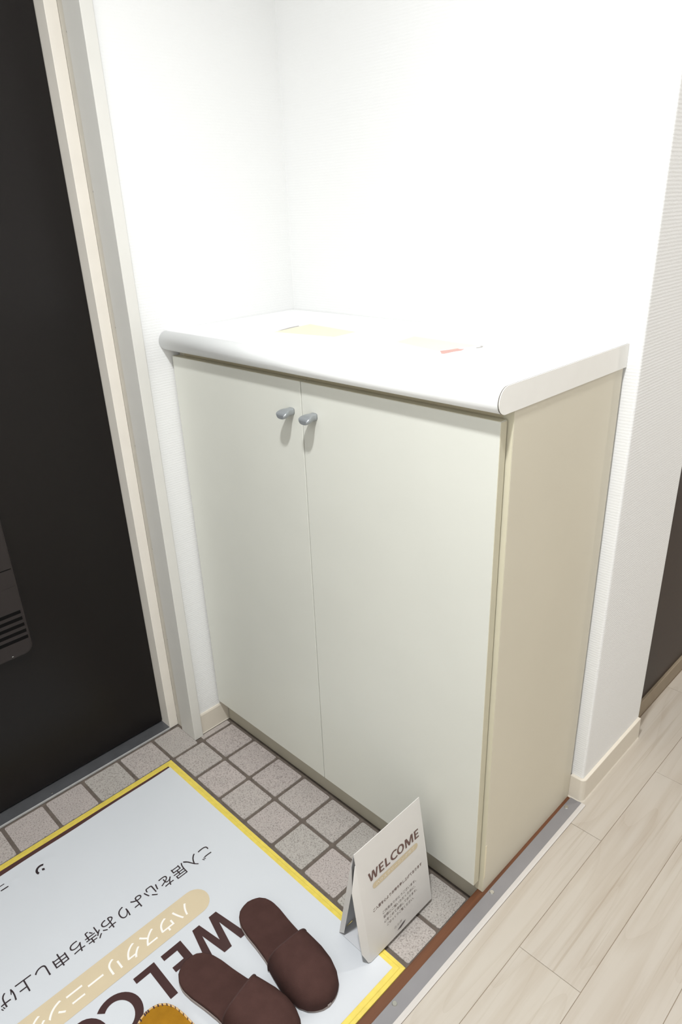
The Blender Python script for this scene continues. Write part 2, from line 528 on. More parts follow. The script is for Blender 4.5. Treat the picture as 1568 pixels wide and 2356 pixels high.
# planks of the first column that run past the wall corner and widen behind it
def plank_poly(poly, parent):
    cx = sum(p[0] for p in poly) / len(poly)
    cy = sum(p[1] for p in poly) / len(poly)
    o = prism('plank', [(x - cx, y - cy) for x, y in poly], 'z', -0.0012, 0.0, M['plank'], parent)
    o.location = (cx, cy, Z_HALL)
plank_poly([(0.7726, 0.3739), (0.8421, 0.3739), (0.8421, 0.9846), (0.7345, 0.9846), (0.7345, 0.7335), (0.7560, 0.7335), (0.7560, 0.4406), (0.7726, 0.4406)], hf)
plank_poly([(0.7345, 0.9854), (0.8421, 0.9854), (0.8421, 1.582), (0.7345, 1.582)], hf)
plank_poly([(0.7345, 1.583), (0.8421, 1.583), (0.8421, Y_HALL_END), (0.7345, Y_HALL_END)], hf)

# ------------------------------------------------------------------ baseboards
prism('baseboard_left', [(X_WALL_L, 0), (-0.1212, 0), (-0.1226, 0.003), (-0.1232, 0.058), (-0.1250, 0.0618), (X_WALL_L, 0.0622)], 'y', 0.0112, 0.1060, M['baseboard'])
tag(bpy.data.objects['baseboard_left'], 'short cream baseboard between door casing and cabinet', kind='structure')
def baseboard_corner():
    prof = [(0.0, Z_HALL), (0.0098, Z_HALL), (0.0082, Z_HALL + 0.004), (0.0072, Z_HALL + 0.0612), (0.0066, Z_HALL + 0.0622), (0.0, Z_HALL + 0.0624)]
    path = [((0.7290, Y_BACK), (0, -1))]
    for k in range(7):
        a = -math.pi / 2 + k * math.pi / 12
        path.append(((X_WALL_R - 0.004 + 0.004 * math.cos(a), Y_BACK + 0.004 + 0.004 * math.sin(a)), (math.cos(a), math.sin(a))))
    path.append(((X_WALL_R, Y_WALL_R_END - 0.0008), (1, 0)))
    bm = bmesh.new()
    rows = []
    for (p, n) in path:
        rows.append([bm.verts.new((p[0] + n[0] * d, p[1] + n[1] * d, z)) for d, z in prof])
    for a, b in zip(rows[:-1], rows[1:]):
        for i in range(len(prof)):
            bm.faces.new((a[i], a[(i + 1) % len(prof)], b[(i + 1) % len(prof)], b[i]))
    bm.faces.new(rows[0])
    bm.faces.new(rows[-1][::-1])
    return link('baseboard_right', to_mesh('baseboard_right', bm), M['baseboard'])
tag(baseboard_corner(), 'cream baseboard wrapping the wall corner by the hall floor', kind='structure')

# ------------------------------------------------------------------ entrance door, frame, sill
ED = box('door_1', (-0.290, DOOR_X, -0.895, -0.0350, 0.010, 2.005), M['door'], bevel=0.0015)
tag(ED, 'dark brown steel entrance door', kind='structure')
def round_rect(y0, y1, z0, z1, r, n=6):
    P = []
    for cy, cz, a0 in ((y1 - r, z0 + r, -90), (y1 - r, z1 - r, 0), (y0 + r, z1 - r, 90), (y0 + r, z0 + r, 180)):
        for k in range(n + 1):
            a = math.radians(a0 + 90 * k / n)
            P.append((cy + r * math.cos(a), cz + r * math.sin(a)))
    return P
def mail_box():
    bm = bmesh.new()
    loops = []
    for x, ins in ((DOOR_X, 0.0), (-0.2300, 0.0), (-0.2260, 0.0018), (-0.2250, 0.0045)):
        loops.append([bm.verts.new((x, y, z)) for y, z in round_rect(-0.655 + ins, -0.3215 - ins, 0.401 + ins, 0.86 - ins, 0.020)])
    n = len(loops[0])
    for a, b in zip(loops[:-1], loops[1:]):
        for i in range(n):
            bm.faces.new((a[i], a[(i + 1) % n], b[(i + 1) % n], b[i]))
    bm.faces.new(loops[0][::-1])
    bm.faces.new(loops[-1])
    return link('mail_box', to_mesh('mail_box', bm), M['mailbox'], ED)
MB = mail_box()
for k in range(5):
    z = 0.5095 - 0.0164 * k
    box('slot', (-0.2256, -0.2247, -0.640, -0.3300 + 0.0006 * k, z - 0.0042, z + 0.0042), M['hole'], MB, bevel=0.0003, seg=1)
box('groove', (-0.2256, -0.2248, -0.650, -0.3270, 0.6148, 0.6172), M['hole'], MB)
box('groove', (-0.2256, -0.2246, -0.650, -0.3270, 0.5722, 0.5734), M['mailbox'], MB)
screw('rivet', (-0.2262, -0.3700, 0.4075), (1, 0, -0.3), 0.0028, M['screw'], MB)

fr = empty('trim_3')
tag(fr, 'cream painted steel frame of the entrance door', kind='structure')
box('jamb', (-0.300, -0.2080, -0.0345, -0.0085, 0.0, 2.02), M['frame'], fr, bevel=0.0008)
box('gasket', (-0.2085, -0.1780, -0.0082, 0.0112, 0.0, 2.02), M['gasket'], fr)
box('casing', (-0.1785, -0.1146, -0.0147, 0.0112, 0.0, 2.045), M['casing'], fr, bevel=0.0012)
for z in (1.880, 1.6144, 1.3489, 1.0849, 0.8192, 0.5539, 0.289):
    screw('screw', (-0.1890, -0.0078, z), (0, -1, 0), 0.0022, M['seam'], fr)
box('jamb', (-0.300, -0.2080, -0.930, -0.8955, 0.0, 2.02), M['frame'], fr, bevel=0.0008)
box('casing', (-0.2080, -0.1146, -0.955, -0.9200, 0.0, 2.045), M['casing'], fr, bevel=0.0012)
box('header', (-0.300, -0.1146, -0.955, 0.0112, 2.0055, 2.045), M['casing'], fr, bevel=0.0012)

sl = box('trim_4', (-0.300, -0.2090, -0.930, -0.0085, -0.002, 0.0042), M['sill'], bevel=0.0008)
tag(sl, 'grey steel sill under the entrance door', kind='structure')
box('sill_edge_glint', (-0.2092, -0.2068, -0.930, -0.0345, -0.001, 0.0048), M['sill_edge_glint'], sl, bevel=0.0006)  # thin strip carrying the painted highlight of the sill bevel
screw('screw', (-0.2190, -0.3690, 0.0040), (0, 0, 1), 0.0024, M['screw'], sl)

# ------------------------------------------------------------------ dark inner door in the hall
D2 = box('door_2', (0.694, 0.7265, Y_WALL_R_END + 0.001, 1.60, Z_HALL + 0.048, 2.02), M['door2'], bevel=0.001)
tag(D2, 'dark brown inner door beyond the wall corner', kind='structure')
tr5 = box('trim_5', (0.690, 0.7335, Y_WALL_R_END + 0.001, Y_HALL_END, Z_HALL, Z_HALL + 0.0480), M['door2_base'], bevel=0.002)
tag(tr5, 'grey brown base rail under the dark inner door', kind='structure')

# ------------------------------------------------------------------ shoe cabinet
CAB = empty('shoe_cabinet', (0.304, 0.27, 0.0))
CAB['_world'] = 1
tag(CAB, 'cream two door shoe cabinet with white rounded worktop against the wall', 'cabinet')
YD, YB = 0.0782, 0.0978
ZD0, ZD1, ZC0, ZC1 = 0.0761, 1.0178, 1.0324, 1.0727
XL, XSM, XDR, XR = -0.1215, 0.2976, 0.7201, 0.7297
YBACKCAB = 0.4465
box('side_panel', (XR - 0.018, XR, YB + 0.0006, 0.4395, Z_HALL, ZC0), M['cab_side'], CAB, bevel=0.0007)
sp = CAB.children[-1]
box('front_edge', (XR - 0.0176, XR - 0.0004, YB - 0.0002, YB + 0.0008, Z_HALL + 0.001, ZC0), M['cab_edge'], sp)
tp = box('tape', (XR - 0.0006, XR + 0.0003, YB + 0.0006, YB + 0.0050, 0.084, 0.174), M['tape'], sp, bevel=0.0001, seg=1)
box('side_panel', (XL, XL + 0.018, YB, YBACKCAB - 0.004, 0.0765, ZC0), M['cab_side'], CAB, bevel=0.0007)
box('back_panel', (XL + 0.018, XR - 0.018, 0.434, 0.4395, 0.02, ZC0), M['cab_in'], CAB)
box('top_rail', (XL + 0.018, XR - 0.018, YB + 0.001, YB + 0.06, ZC0 - 0.03, ZC0), M['cab_in'], CAB)
box('bottom_board', (XL + 0.018, XR - 0.018, YB + 0.004, 0.434, 0.078, 0.096), M['cab_in'], CAB)
box('kick_board', (XL + 0.0005, X_STEP - 0.0005, 0.1050, 0.123, 0.0, 0.0785), M['kick'], CAB, bevel=0.0006)

def cabinet_door(x0, x1, edge_side):
    d = box('door', (x0, x1, YD, YB - 0.0030, ZD0, ZD1), M['cab_front'], CAB, bevel=0.0009)
    if edge_side > 0:
        e = box('edge_band', (x1 - 0.0001, x1 + 0.0006, YD + 0.0010, YB - 0.0034, ZD0 + 0.0008, ZD1 - 0.0008), M['cab_edge'], d)
    else:
        e = box('edge_band', (x0 - 0.0006, x0 + 0.0001, YD + 0.0010, YB - 0.0034, ZD0 + 0.0008, ZD1 - 0.0008), M['cab_edge'], d)
    e.location = (0, 0, 0)
    box('top_band', (x0 + 0.001, x1 - 0.001, YD + 0.0010, YB - 0.0034, ZD1 - 0.0001, ZD1 + 0.0005), M['cab_edge'], d)
    return d

def knob(cx, cz, parent):
    # flared paddle knob: section half width, upper and lower heights along its length
    secs = [(0.000, 0.0084, 0.0074, 0.0070), (0.003, 0.0082, 0.0072, 0.0068), (0.008, 0.0082, 0.0072, 0.0066), (0.012, 0.0094, 0.0074, 0.0066),
            (0.016, 0.0114, 0.0072, 0.0070), (0.020, 0.0130, 0.0062, 0.0076), (0.0230, 0.0138, 0.0048, 0.0082), (0.0262, 0.0134, 0.0030, 0.0088), (0.0285, 0.0120, 0.0010, 0.0088), (0.0298, 0.0096, -0.0016, 0.0080)]
    bm = bmesh.new()
    rings = []
    n = 20
    for (d, w, up, dn) in secs:
        ring = []
        for k in range(n):
            a = 2 * math.pi * k / n
            c, s = math.cos(a), math.sin(a)
            px = w * math.copysign(abs(c) ** 0.7, c)
            pz = (up if s >= 0 else dn) * math.copysign(abs(s) ** (0.35 if s >= 0 else 0.9), s)
            ring.append(bm.verts.new((cx + px, YD - d, cz + pz)))
        rings.append(ring)
    for a, b in zip(rings[:-1], rings[1:]):
        for i in range(n):
            f = bm.faces.new((a[i], a[(i + 1) % n], b[(i + 1) % n], b[i]))
            f.smooth = True
    bm.faces.new(rings[0])
    bm.faces.new(rings[-1][::-1])
    k = link('knob', to_mesh('knob', bm), M['knob'], parent)
    return k
dl = cabinet_door(XL, XSM - 0.0010, -1)
dr = cabinet_door(XSM + 0.0010, XDR, 1)
knob(0.2690, 0.9585, dl)
knob(0.3310, 0.9585, dr)

# worktop with rounded nose
prof = [(YBACKCAB, ZC0), (YBACKCAB, ZC1)]
R1, R2, YN = 0.022, 0.018, 0.0538
for k in range(0, 11):
    a = math.pi / 2 + k * (math.pi / 2) / 10
    prof.append((YN + R1 + R1 * math.cos(a), ZC1 - R1 + R1 * math.sin(a)))
for k in range(0, 11):
    a = math.pi + k * (math.pi / 2) / 10
    prof.append((YN + R2 + R2 * math.cos(a), ZC0 + R2 + R2 * math.sin(a)))
XCR = 0.7317
wt = prism('worktop', prof, 'x', -0.1278, XCR - 0.0022, M['counter'], CAB, smooth=True)
for p in wt.data.polygons:
    if abs(p.normal.x) > 0.9 or p.area > 0.2:
        p.use_smooth = False
prism('seam', [(y - 0.0003 if YN - 0.001 < y < YN + 0.02 else y, z) for y, z in prof], 'x', XCR - 0.0024, XCR - 0.0011, M['seam'], wt)
prism('end_cap', prof, 'x', XCR - 0.0012, XCR, M['counter_cap'], wt)

# ------------------------------------------------------------------ leaflets on the worktop
def leaflet(name, x0, x1, y0, y1, rot, label, patches):
    o = box(name, (x0, x1, y0, y1, ZC1, ZC1 + 0.0004), M['leaflet'])
    tag(o, label, 'leaflet')
    for (nm, poly, mt, dz) in patches:
        prism(nm, poly, 'z', ZC1 + 0.0003, ZC1 + 0.0004 + dz, M[mt], o)
    return o
leaflet('leaflet', 0.062, 0.268, 0.165, 0.315, 0, 'white leaflet with pale cream panel and grey streak, on worktop above left door', [
    ('cream_panel', [(0.100, 0.190), (0.250, 0.215), (0.246, 0.280), (0.090, 0.300)], 'leaflet_cream', 0.0001),
    ('grey_mark', [(0.0955, 0.205), (0.0985, 0.212), (0.0905, 0.268), (0.0835, 0.272), (0.0855, 0.245)], 'leaflet_grey', 0.0002)])
leaflet('leaflet', 0.362, 0.576, 0.178, 0.318, 0, 'white leaflet with cream panel and small reddish mark, on worktop above right door', [
    ('cream_panel', [(0.388, 0.240), (0.502, 0.214), (0.535, 0.290), (0.378, 0.303)], 'leaflet_cream', 0.0001),
    ('red_mark', [(0.5062, 0.216), (0.523, 0.198), (0.5272, 0.2000), (0.5300, 0.225), (0.5345, 0.238), (0.5305, 0.252), (0.5240, 0.248), (0.5180, 0.250), (0.5130, 0.232)], 'leaflet_red', 0.0002),
    ('grey_mark', [(0.5400, 0.272), (0.5450, 0.268), (0.5480, 0.280), (0.5420, 0.292), (0.5360, 0.292), (0.5420, 0.283)], 'leaflet_grey', 0.0002)])

# ------------------------------------------------------------------ lettering
def glyph_polys():
    """Bold WELCOME in units of the cap height: list of polygons and rings."""
    P = []
    def W(x):
        P.append([(x + a, b) for a, b in ((0, 1), (.19, 1), (.30, .29), (.458, 1), (.67, 1), (.80, .29), (.94, 1), (1.13, 1), (.89, 0), (.69, 0), (.562, .66), (.405, 0), (.189, 0))])
    def E(x):
        P.append([(x + a, b) for a, b in ((0, 0), (.545, 0), (.545, .155), (.19, .155), (.19, .425), (.50, .425), (.50, .575), (.19, .575), (.19, .845), (.53, .845), (.53, 1), (0, 1))])
    def L(x):
        P.append([(x + a, b) for a, b in ((0, 0), (.545, 0), (.545, .155), (.19, .155), (.19, 1), (0, 1))])
    def ring(cx, rx, a0, a1, t):
        n = 28
        for k in range(n):
            q = []
            for aa, rr in ((k, 0), (k + 1, 0), (k + 1, 1), (k, 1)):
                a = a0 + (a1 - a0) * aa / n
                ex, ey = (rx, .515) if rr == 0 else (rx - t, .515 - .155)
                q.append((cx + ex * math.cos(a), .5 + ey * math.sin(a)))
            P.append(q)
    def Mm(x):
        P.append([(x + a, b) for a, b in ((0, 0), (.175, 0), (.175, .64), (.42, 0), (.57, 0), (.815, .66), (.815, 0), (1.0, 0), (1.0, 1), (.75, 1), (.50, .36), (.25, 1), (0, 1))])
    W(0); E(1.23); L(1.955)
    ring(3.12, .51, math.radians(50), math.radians(310), .195)
    ring(3.84 + .0, .43, 0, 2 * math.pi, .195)
    Mm(4.42); E(5.60)
    return P, 6.145

def flat_mesh(name, polys, mw, mat, parent, th=0.0002):
    """Flat print: polygons in a 2-D frame carried by the matrix mw, given a paper thin height."""
    bm = bmesh.new()
    for poly in polys:
        vs = [bm.verts.new(mw @ Vector((p[0], p[1], th))) for p in poly]
        bm.faces.new(vs)
    bm.normal_update()
    bmesh.ops.triangulate(bm, faces=bm.faces[:])
    me = bpy.data.meshes.new(name)
    bm.to_mesh(me)
    bm.free()
    return link(name, me, mat, parent)

def text_mesh(name, body, mw, width, height, mat, parent, bold=0.0, th=0.0002):
    """Text turned into a mesh and fitted into width x height of the frame mw."""
    cu = bpy.data.curves.new(name, 'FONT')
    cu.body = body
    cu.size = 1.0
    cu.offset = bold
    cu.resolution_u = 4
    ob = bpy.data.objects.new(name, cu)
    COL.objects.link(ob)
    dg = bpy.context.evaluated_depsgraph_get()
    dg.update()
    me = bpy.data.meshes.new_from_object(ob.evaluated_get(dg))
    bpy.data.objects.remove(ob)
    bpy.data.curves.remove(cu)
    if not me.vertices:
        return None
    xsv = [v.co.x for v in me.vertices]
    ysv = [v.co.y for v in me.vertices]
    x0, x1, y0, y1 = min(xsv), max(xsv), min(ysv), max(ysv)
    for v in me.vertices:
        v.co = mw @ Vector(((v.co.x - x0) / (x1 - x0) * width, (v.co.y - y0) / (y1 - y0) * height, th))
    me.materials.clear()
    return link(name, me, mat, parent)

def frame(origin, ex, ey):
    ex, ey = Vector(ex).normalized(), Vector(ey).normalized()
    ez = ex.cross(ey)
    mm = Matrix.Identity(4)
    for r in range(3):
        mm[r][0], mm[r][1], mm[r][2], mm[r][3] = ex[r], ey[r], ez[r], origin[r]
    return mm

def pill_poly(x0, x1, y0, y1):
    r = (y1 - y0) / 2
    P = []
    for k in range(13):
        a = math.pi / 2 + math.pi * k / 12
        P.append((x0 + r + r * math.cos(a), y0 + r + r * math.sin(a)))
    for k in range(13):
        a = -math.pi / 2 + math.pi * k / 12
        P.append((x1 - r + r * math.cos(a), y0 + r + r * math.sin(a)))
    return P

# ------------------------------------------------------------------ door mat
MX0, MX1, MY0, MY1 = -0.0985, 0.6985, -0.927, -0.1015
MZ = 0.0088
MAT = empty('door_mat', ((MX0 + MX1) / 2, (MY0 + MY1) / 2, 0.0))
MAT['_world'] = 1
tag(MAT, 'white printed welcome mat with yellow border on the entrance tiles', 'door mat')
def mat_border():
    prof = [(0.0, 0.0004), (0.0006, 0.0034), (0.0080, 0.0050), (0.0096, 0.0060), (0.0205, 0.0084), (0.0205, 0.0004)]
    bm = bmesh.new()
    rows = []
    for d, z in prof:
        rows.append([bm.verts.new(p) for p in ((MX0 + d, MY0 + d, z), (MX1 - d * 0.85, MY0 + d, z), (MX1 - d * 0.85, MY1 - d, z), (MX0 + d, MY1 - d, z))])
    n = len(prof)
    for i in range(n):
        a, b = rows[i], rows[(i + 1) % n]
        for k in range(4):
            bm.faces.new((a[k], a[(k + 1) % 4], b[(k + 1) % 4], b[k]))
    return link('border', to_mesh('border', bm), M['mat_yellow'], MAT)
mat_border()
box('base', (MX0 + 0.0200, MX1 - 0.0170, MY0 + 0.0200, MY1 - 0.0200, 0.0006, 0.0082), M['mat_brown'], MAT)
BUMPS = [(-0.0345, -0.4790, 0.0008, 0.0062), (-0.0290, -0.4560, 0.0005, 0.0065), (-0.0330, -0.5330, 0.0006, 0.0055)]
def sheet_z(x, y):
    # waviness of the loose print, its curled far edge and a few lifted wrinkles
    v = min(1.0, max(0.0, (-0.13 - y) / 0.40))
    z = MZ + 0.00015 * math.sin(x * 30 + 3 * y) * math.sin(y * 19 + 1.0)
    z += 0.0010 * v * math.exp(-max(0.0, x + 0.066) / 0.016)
    for bx, by, h, sg in BUMPS:
        z += h * math.exp(-((x - bx) ** 2 + (y - by) ** 2) / (2 * sg * sg))
    return z
def mat_sheet():
    # print sheet, its far edge a little crooked
    bm = bmesh.new()
    x1, y0, y1 = MX1 - 0.0165, MY0 + 0.0195, MY1 - 0.0190
    us = [0.12 * k / 40 for k in range(40)] + [0.12 + 0.88 * k / 34 for k in range(35)]
    vs = [0.30 * k / 18 for k in range(18)] + [0.30 + 0.32 * k / 80 for k in range(80)] + [0.62 + 0.38 * k / 16 for k in range(17)]
    g = []
    for v in vs:
        y = y1 + (y0 - y1) * v
        xa = -0.0720 + 0.0085 * min(1, v * 1.9) + 0.0008 * math.sin(v * 23)
        g.append([bm.verts.new((xa + (x1 - xa) * u, y, sheet_z(xa + (x1 - xa) * u, y))) for u in us])
    for j in range(len(vs) - 1):
        for i in range(len(us) - 1):
            f = bm.faces.new((g[j][i], g[j + 1][i], g[j + 1][i + 1], g[j][i + 1]))
            f.smooth = True
    return link('print_sheet', to_mesh('print_sheet', bm), M['sheet'], MAT)
SHEET = mat_sheet()
TZ = MZ + 0.0003
polys, tw = glyph_polys()
CAPH = 0.0826
def mat_frame(x, y, dz=0.0):
    return frame((x, y, TZ + dz), (0, -1, 0), (1, 0, 0))
flat_mesh('lettering', [[(a * CAPH * 0.987, b * CAPH) for a, b in p] for p in polys], mat_frame(0.3474, -0.2655), M['ink'], SHEET)
PX0, PX1 = 0.2680, 0.3285
flat_mesh('tan_bar', [pill_poly(0, 0.495, 0, PX1 - PX0)], mat_frame(PX0, -0.2680), M['pill'], SHEET)
text_mesh('bar_lettering', 'ハウスクリーニング完了', mat_frame(0.2815, -0.3130, 0.0002), 0.411, 0.0350, M['pill_text'], SHEET, bold=0.008)
text_mesh('sentence', 'ご入居を心よりお待ち申し上げております', mat_frame(0.1960, -0.2000), 0.630, 0.0320, M['ink_dark'], SHEET, bold=0.0)
# worn remains of a small logo by the door side
flat_mesh('logo_mark', [[(0.0, 0.004), (0.004, 0.0), (0.008, 0.004), (0.005, 0.012), (0.006, 0.020), (0.003, 0.022), (0.000, 0.014)],
                        [(-0.0085, 0.002), (-0.0035, 0.000), (-0.0025, 0.006), (-0.0075, 0.008)]][1:], mat_frame(-0.0160, -0.4870), M['ink_dark'], SHEET)
def arc_poly(cx, cy, r0, r1, a0, a1, n=10):
    out = [(cx + r1 * math.cos(a0 + (a1 - a0) * k / n), cy + r1 * math.sin(a0 + (a1 - a0) * k / n)) for k in range(n + 1)]
    inn = [(cx + r0 * math.cos(a0 + (a1 - a0) * k / n), cy + r0 * math.sin(a0 + (a1 - a0) * k / n)) for k in range(n + 1)]
    return [[out[k], out[k + 1], inn[k + 1], inn[k]] for k in range(n)]
flat_mesh('logo_arc', arc_poly(0.0, 0.0, 0.0090, 0.0140, math.radians(-125), math.radians(30)), mat_frame(-0.0140, -0.4830), M['ink_dark'], SHEET)
flat_mesh('logo_strokes', [[(0, 0), (0.012, 0), (0.012, 0.0022), (0, 0.0022)], [(-0.004, 0.012), (0.012, 0.012), (0.012, 0.0150), (-0.004, 0.0150)]], mat_frame(-0.0395, -0.5560), M['ink_dark'], SHEET)

for nm in ('logo_mark', 'logo_arc', 'logo_strokes'):
    for v in bpy.data.objects[nm].data.vertices:
        v.co.z = sheet_z(v.co.x, v.co.y) + 0.0004

# ------------------------------------------------------------------ folded card sign
F1 = Vector((0.6475, -0.1407, 0.0106))
RID = Vector((0.6118, -0.1407, 0.2620))
SW = 0.1812
SIGN = empty('card_sign', (0.605, -0.05, 0.0095))
SIGN['_world'] = 1
tag(SIGN, 'white folded card sign reading welcome, standing beside the cabinet', 'sign')
up = (RID - F1)
PH = up.length
up.normalize()
SF = frame(F1, (0, 1, 0), up)
nrm = Vector((SF[0][2], SF[1][2], SF[2][2]))
def sheet_solid(name, pts3, thick, direction, mat, parent):
    bm = bmesh.new()
    d = Vector(direction).normalized() * thick
    A = [bm.verts.new(p) for p in pts3]
    B = [bm.verts.new(Vector(p) + d) for p in pts3]
    n = len(pts3)
    bm.faces.new(A)
    bm.faces.new(B[::-1])
    for i in range(n):
        bm.faces.new((A[i], B[i], B[(i + 1) % n], A[(i + 1) % n]))
    return link(name, to_mesh(name, bm), mat, parent)
def S3(a, b, c=0.0):
    return SF @ Vector((a, b, c))
fp = sheet_solid('front_panel', [S3(0, 0), S3(SW, 0), S3(SW + 0.0006, PH * 0.5, 0.0008), S3(SW, PH), S3(0, PH)], 0.0012, -nrm, M['paper'], SIGN)
# side flap of the front panel, bent slightly back
sheet_solid('side_flap', [S3(0, 0.0), S3(0, 0.229), S3(-0.001, 0.2285, -0.0006), S3(-0.0152, 0.1757, -0.0040), S3(-0.0162, 0.030, -0.0040), S3(-0.006, 0.002, -0.0016)], 0.0010, -nrm, M['paper'], SIGN)
BK0 = Vector((0.5620, -0.1407, 0.0106))
bdir = (Vector((0.6104, -0.1407, 0.2610)) - BK0)
bl_ = bdir.length
bdir.normalize()
bn = Vector((0, 1, 0)).cross(bdir)
def B3(a, b, c=0.0):
    return BK0 + Vector((0, a, 0)) + bdir * b + bn * c
sheet_solid('back_panel', [B3(0, 0), B3(SW, 0), B3(SW, bl_), B3(0, bl_)], 0.0012, bn, M['paper_back'], SIGN)
sheet_solid('side_flap', [Vector((0.5624, -0.1410, 0.0120)), Vector((0.5748, -0.1402, 0.0200)), Vector((0.6030, -0.1402, 0.1670)), Vector((0.6052, -0.1408, 0.2440))], 0.0008, (0, 1, 0), M['paper'], SIGN)
sheet_solid('base_flap', [Vector((0.5640, -0.1400, 0.0098)), Vector((0.6470, -0.1400, 0.0098)), Vector((0.6470, 0.0400, 0.0098)), Vector((0.5640, 0.0400, 0.0098))], 0.0008, (0, 0, 1), M['paper_back'], SIGN)
def SG(a, b):
    return frame(S3(a, b, 0.0002), (0, 1, 0), up)
sx, sy = 0.1425 / tw, 0.0196
flat_mesh('lettering', [[(a * sx, b * sy) for a, b in p] for p in polys], SG(0.0247, 0.1705), M['card_ink'], fp)
flat_mesh('tan_bar', [pill_poly(0, 0.1290, 0, 0.0130)], SG(0.0315, 0.1490), M['pill'], fp)
text_mesh('bar_lettering', 'ハウスクリーニング完了', SG(0.0405, 0.1520), 0.110, 0.0070, M['pill_text'], fp, th=0.0004)
text_mesh('sentence', 'ご入居を心よりお待ち申し上げております', SG(0.0236, 0.1010), 0.1415, 0.0076, M['card_ink'], fp, bold=0.012)
for body, a0, a1, b in (('ご内見ありがとうございます。', 0.0455, 0.1430, 0.0775), ('皆様にご覧いただくために、', 0.0465, 0.1395, 0.0660), ('心をこめて清掃しております。', 0.0460, 0.1425, 0.0545), ('ごゆっくりご覧ください。', 0.0520, 0.1310, 0.0430)):
    text_mesh('text_line', body, SG(a0, b), a1 - a0, 0.0068, M['card_ink_grey'], fp)
text_mesh('text_line', 'ニング', SG(0.0690, 0.0190), 0.0230, 0.0060, M['card_ink_grey'], fp)
flat_mesh('smudge', [[(0.0, 0.0), (0.010, -0.0012), (0.022, 0.0030), (0.026, 0.0062), (0.018, 0.0060), (0.006, 0.0028)]], SG(0.0760, 0.0095), M['smudge'], fp)

# ------------------------------------------------------------------ slippers
SOLE = [(0.0, 0.0), (0.010, 0.0135), (0.03, 0.0235), (0.07, 0.0325), (0.13, 0.0382), (0.22, 0.0400), (0.34, 0.0392), (0.46, 0.0400), (0.58, 0.0445), (0.70, 0.0478),
        (0.80, 0.0470), (0.88, 0.0415), (0.94, 0.0325), (0.975, 0.0215), (0.993, 0.0110), (1.0, 0.0)]
def half_w(s):
    for (a, wa), (b, wb_) in zip(SOLE[:-1], SOLE[1:]):
        if a <= s <= b:
            return wa + (wb_ - wa) * (s - a) / (b - a)
    return 0.0
def outline(L, off=0.0, n=72):
    ss = [0.5 - 0.5 * math.cos(math.pi * k / (n // 2)) for k in range(n // 2 + 1)]
    left = [(s * L, half_w(s)) for s in ss]
    pts = left + [(x, -y) for x, y in left[-2:0:-1]]
    if off:
        cx = L / 2
        pts = [(cx + (x - cx) * (1 + off / (L / 2)), y * (1 + off / 0.045)) for x, y in pts]
    return pts
def slab(name, pts, z0, z1, mat, parent, rnd=0.0):
    bm = bmesh.new()
    lv = [[bm.verts.new((x, y, z)) for x, y in pts] for z in ((z0, z1 - rnd, z1) if rnd else (z0, z1))]
    if rnd:
        cx = sum(p[0] for p in pts) / len(pts)
        for v in lv[-1]:
            v.co.x = cx + (v.co.x - cx) * (1 - rnd / 0.13)
            v.co.y *= (1 - rnd / 0.045)
    n = len(pts)
    for a, b in zip(lv[:-1], lv[1:]):
        for i in range(n):
            f = bm.faces.new((a[i], a[(i + 1) % n], b[(i + 1) % n], b[i]))
            f.smooth = True
    bm.faces.new(lv[0][::-1])
    bm.faces.new(lv[-1])
    return link(name, to_mesh(name, bm), mat, parent)
def upper_grid(L, s0, grow, drop, hop):
    rows = []
    ns, na = 22, 26
    for i in range(ns + 1):
        t = i / ns
        row = []
        for k in range(na + 1):
            ph = math.pi * k / na
            sop = s0 + 0.035 * math.sin(ph) ** 2
            s = sop + (1.0 - sop) * (1 - (1 - t) ** 1.35)
            w = half_w(min(s, 0.9995)) + grow * (1 if s < 0.9 else 1.0)
            q = max(0.0, (s - s0) / (1 - s0))
            h = hop * (1 - 0.32 * q ** 1.3) * max(0.0, 1 - q ** 5) ** 0.5 + 0.006
            c, sn = math.cos(ph), max(0.0, math.sin(ph))
            y = w * math.copysign(abs(c) ** 0.72, c)
            z = 0.0065 + max(0.0, (h + 0.0035 - drop)) * sn ** 0.8
            row.append((s * L, y, z))
        rows.append(row)
    return rows
def skin(name, rows, mat, parent, thick=0.0, flip=False):
    bm = bmesh.new()
    g = [[bm.verts.new(p) for p in r] for r in rows]
    for a, b in zip(g[:-1], g[1:]):
        for i in range(len(a) - 1):
            f = bm.faces.new((a[i], a[i + 1], b[i + 1], b[i]) if not flip else (a[i], b[i], b[i + 1], a[i + 1]))
            f.smooth = True
    bmesh.ops.remove_doubles(bm, verts=bm.verts[:], dist=1e-6)
    me = bpy.data.meshes.new(name)
    bm.normal_update()
    bm.to_mesh(me)
    bm.free()
    return link(name, me, mat, parent)
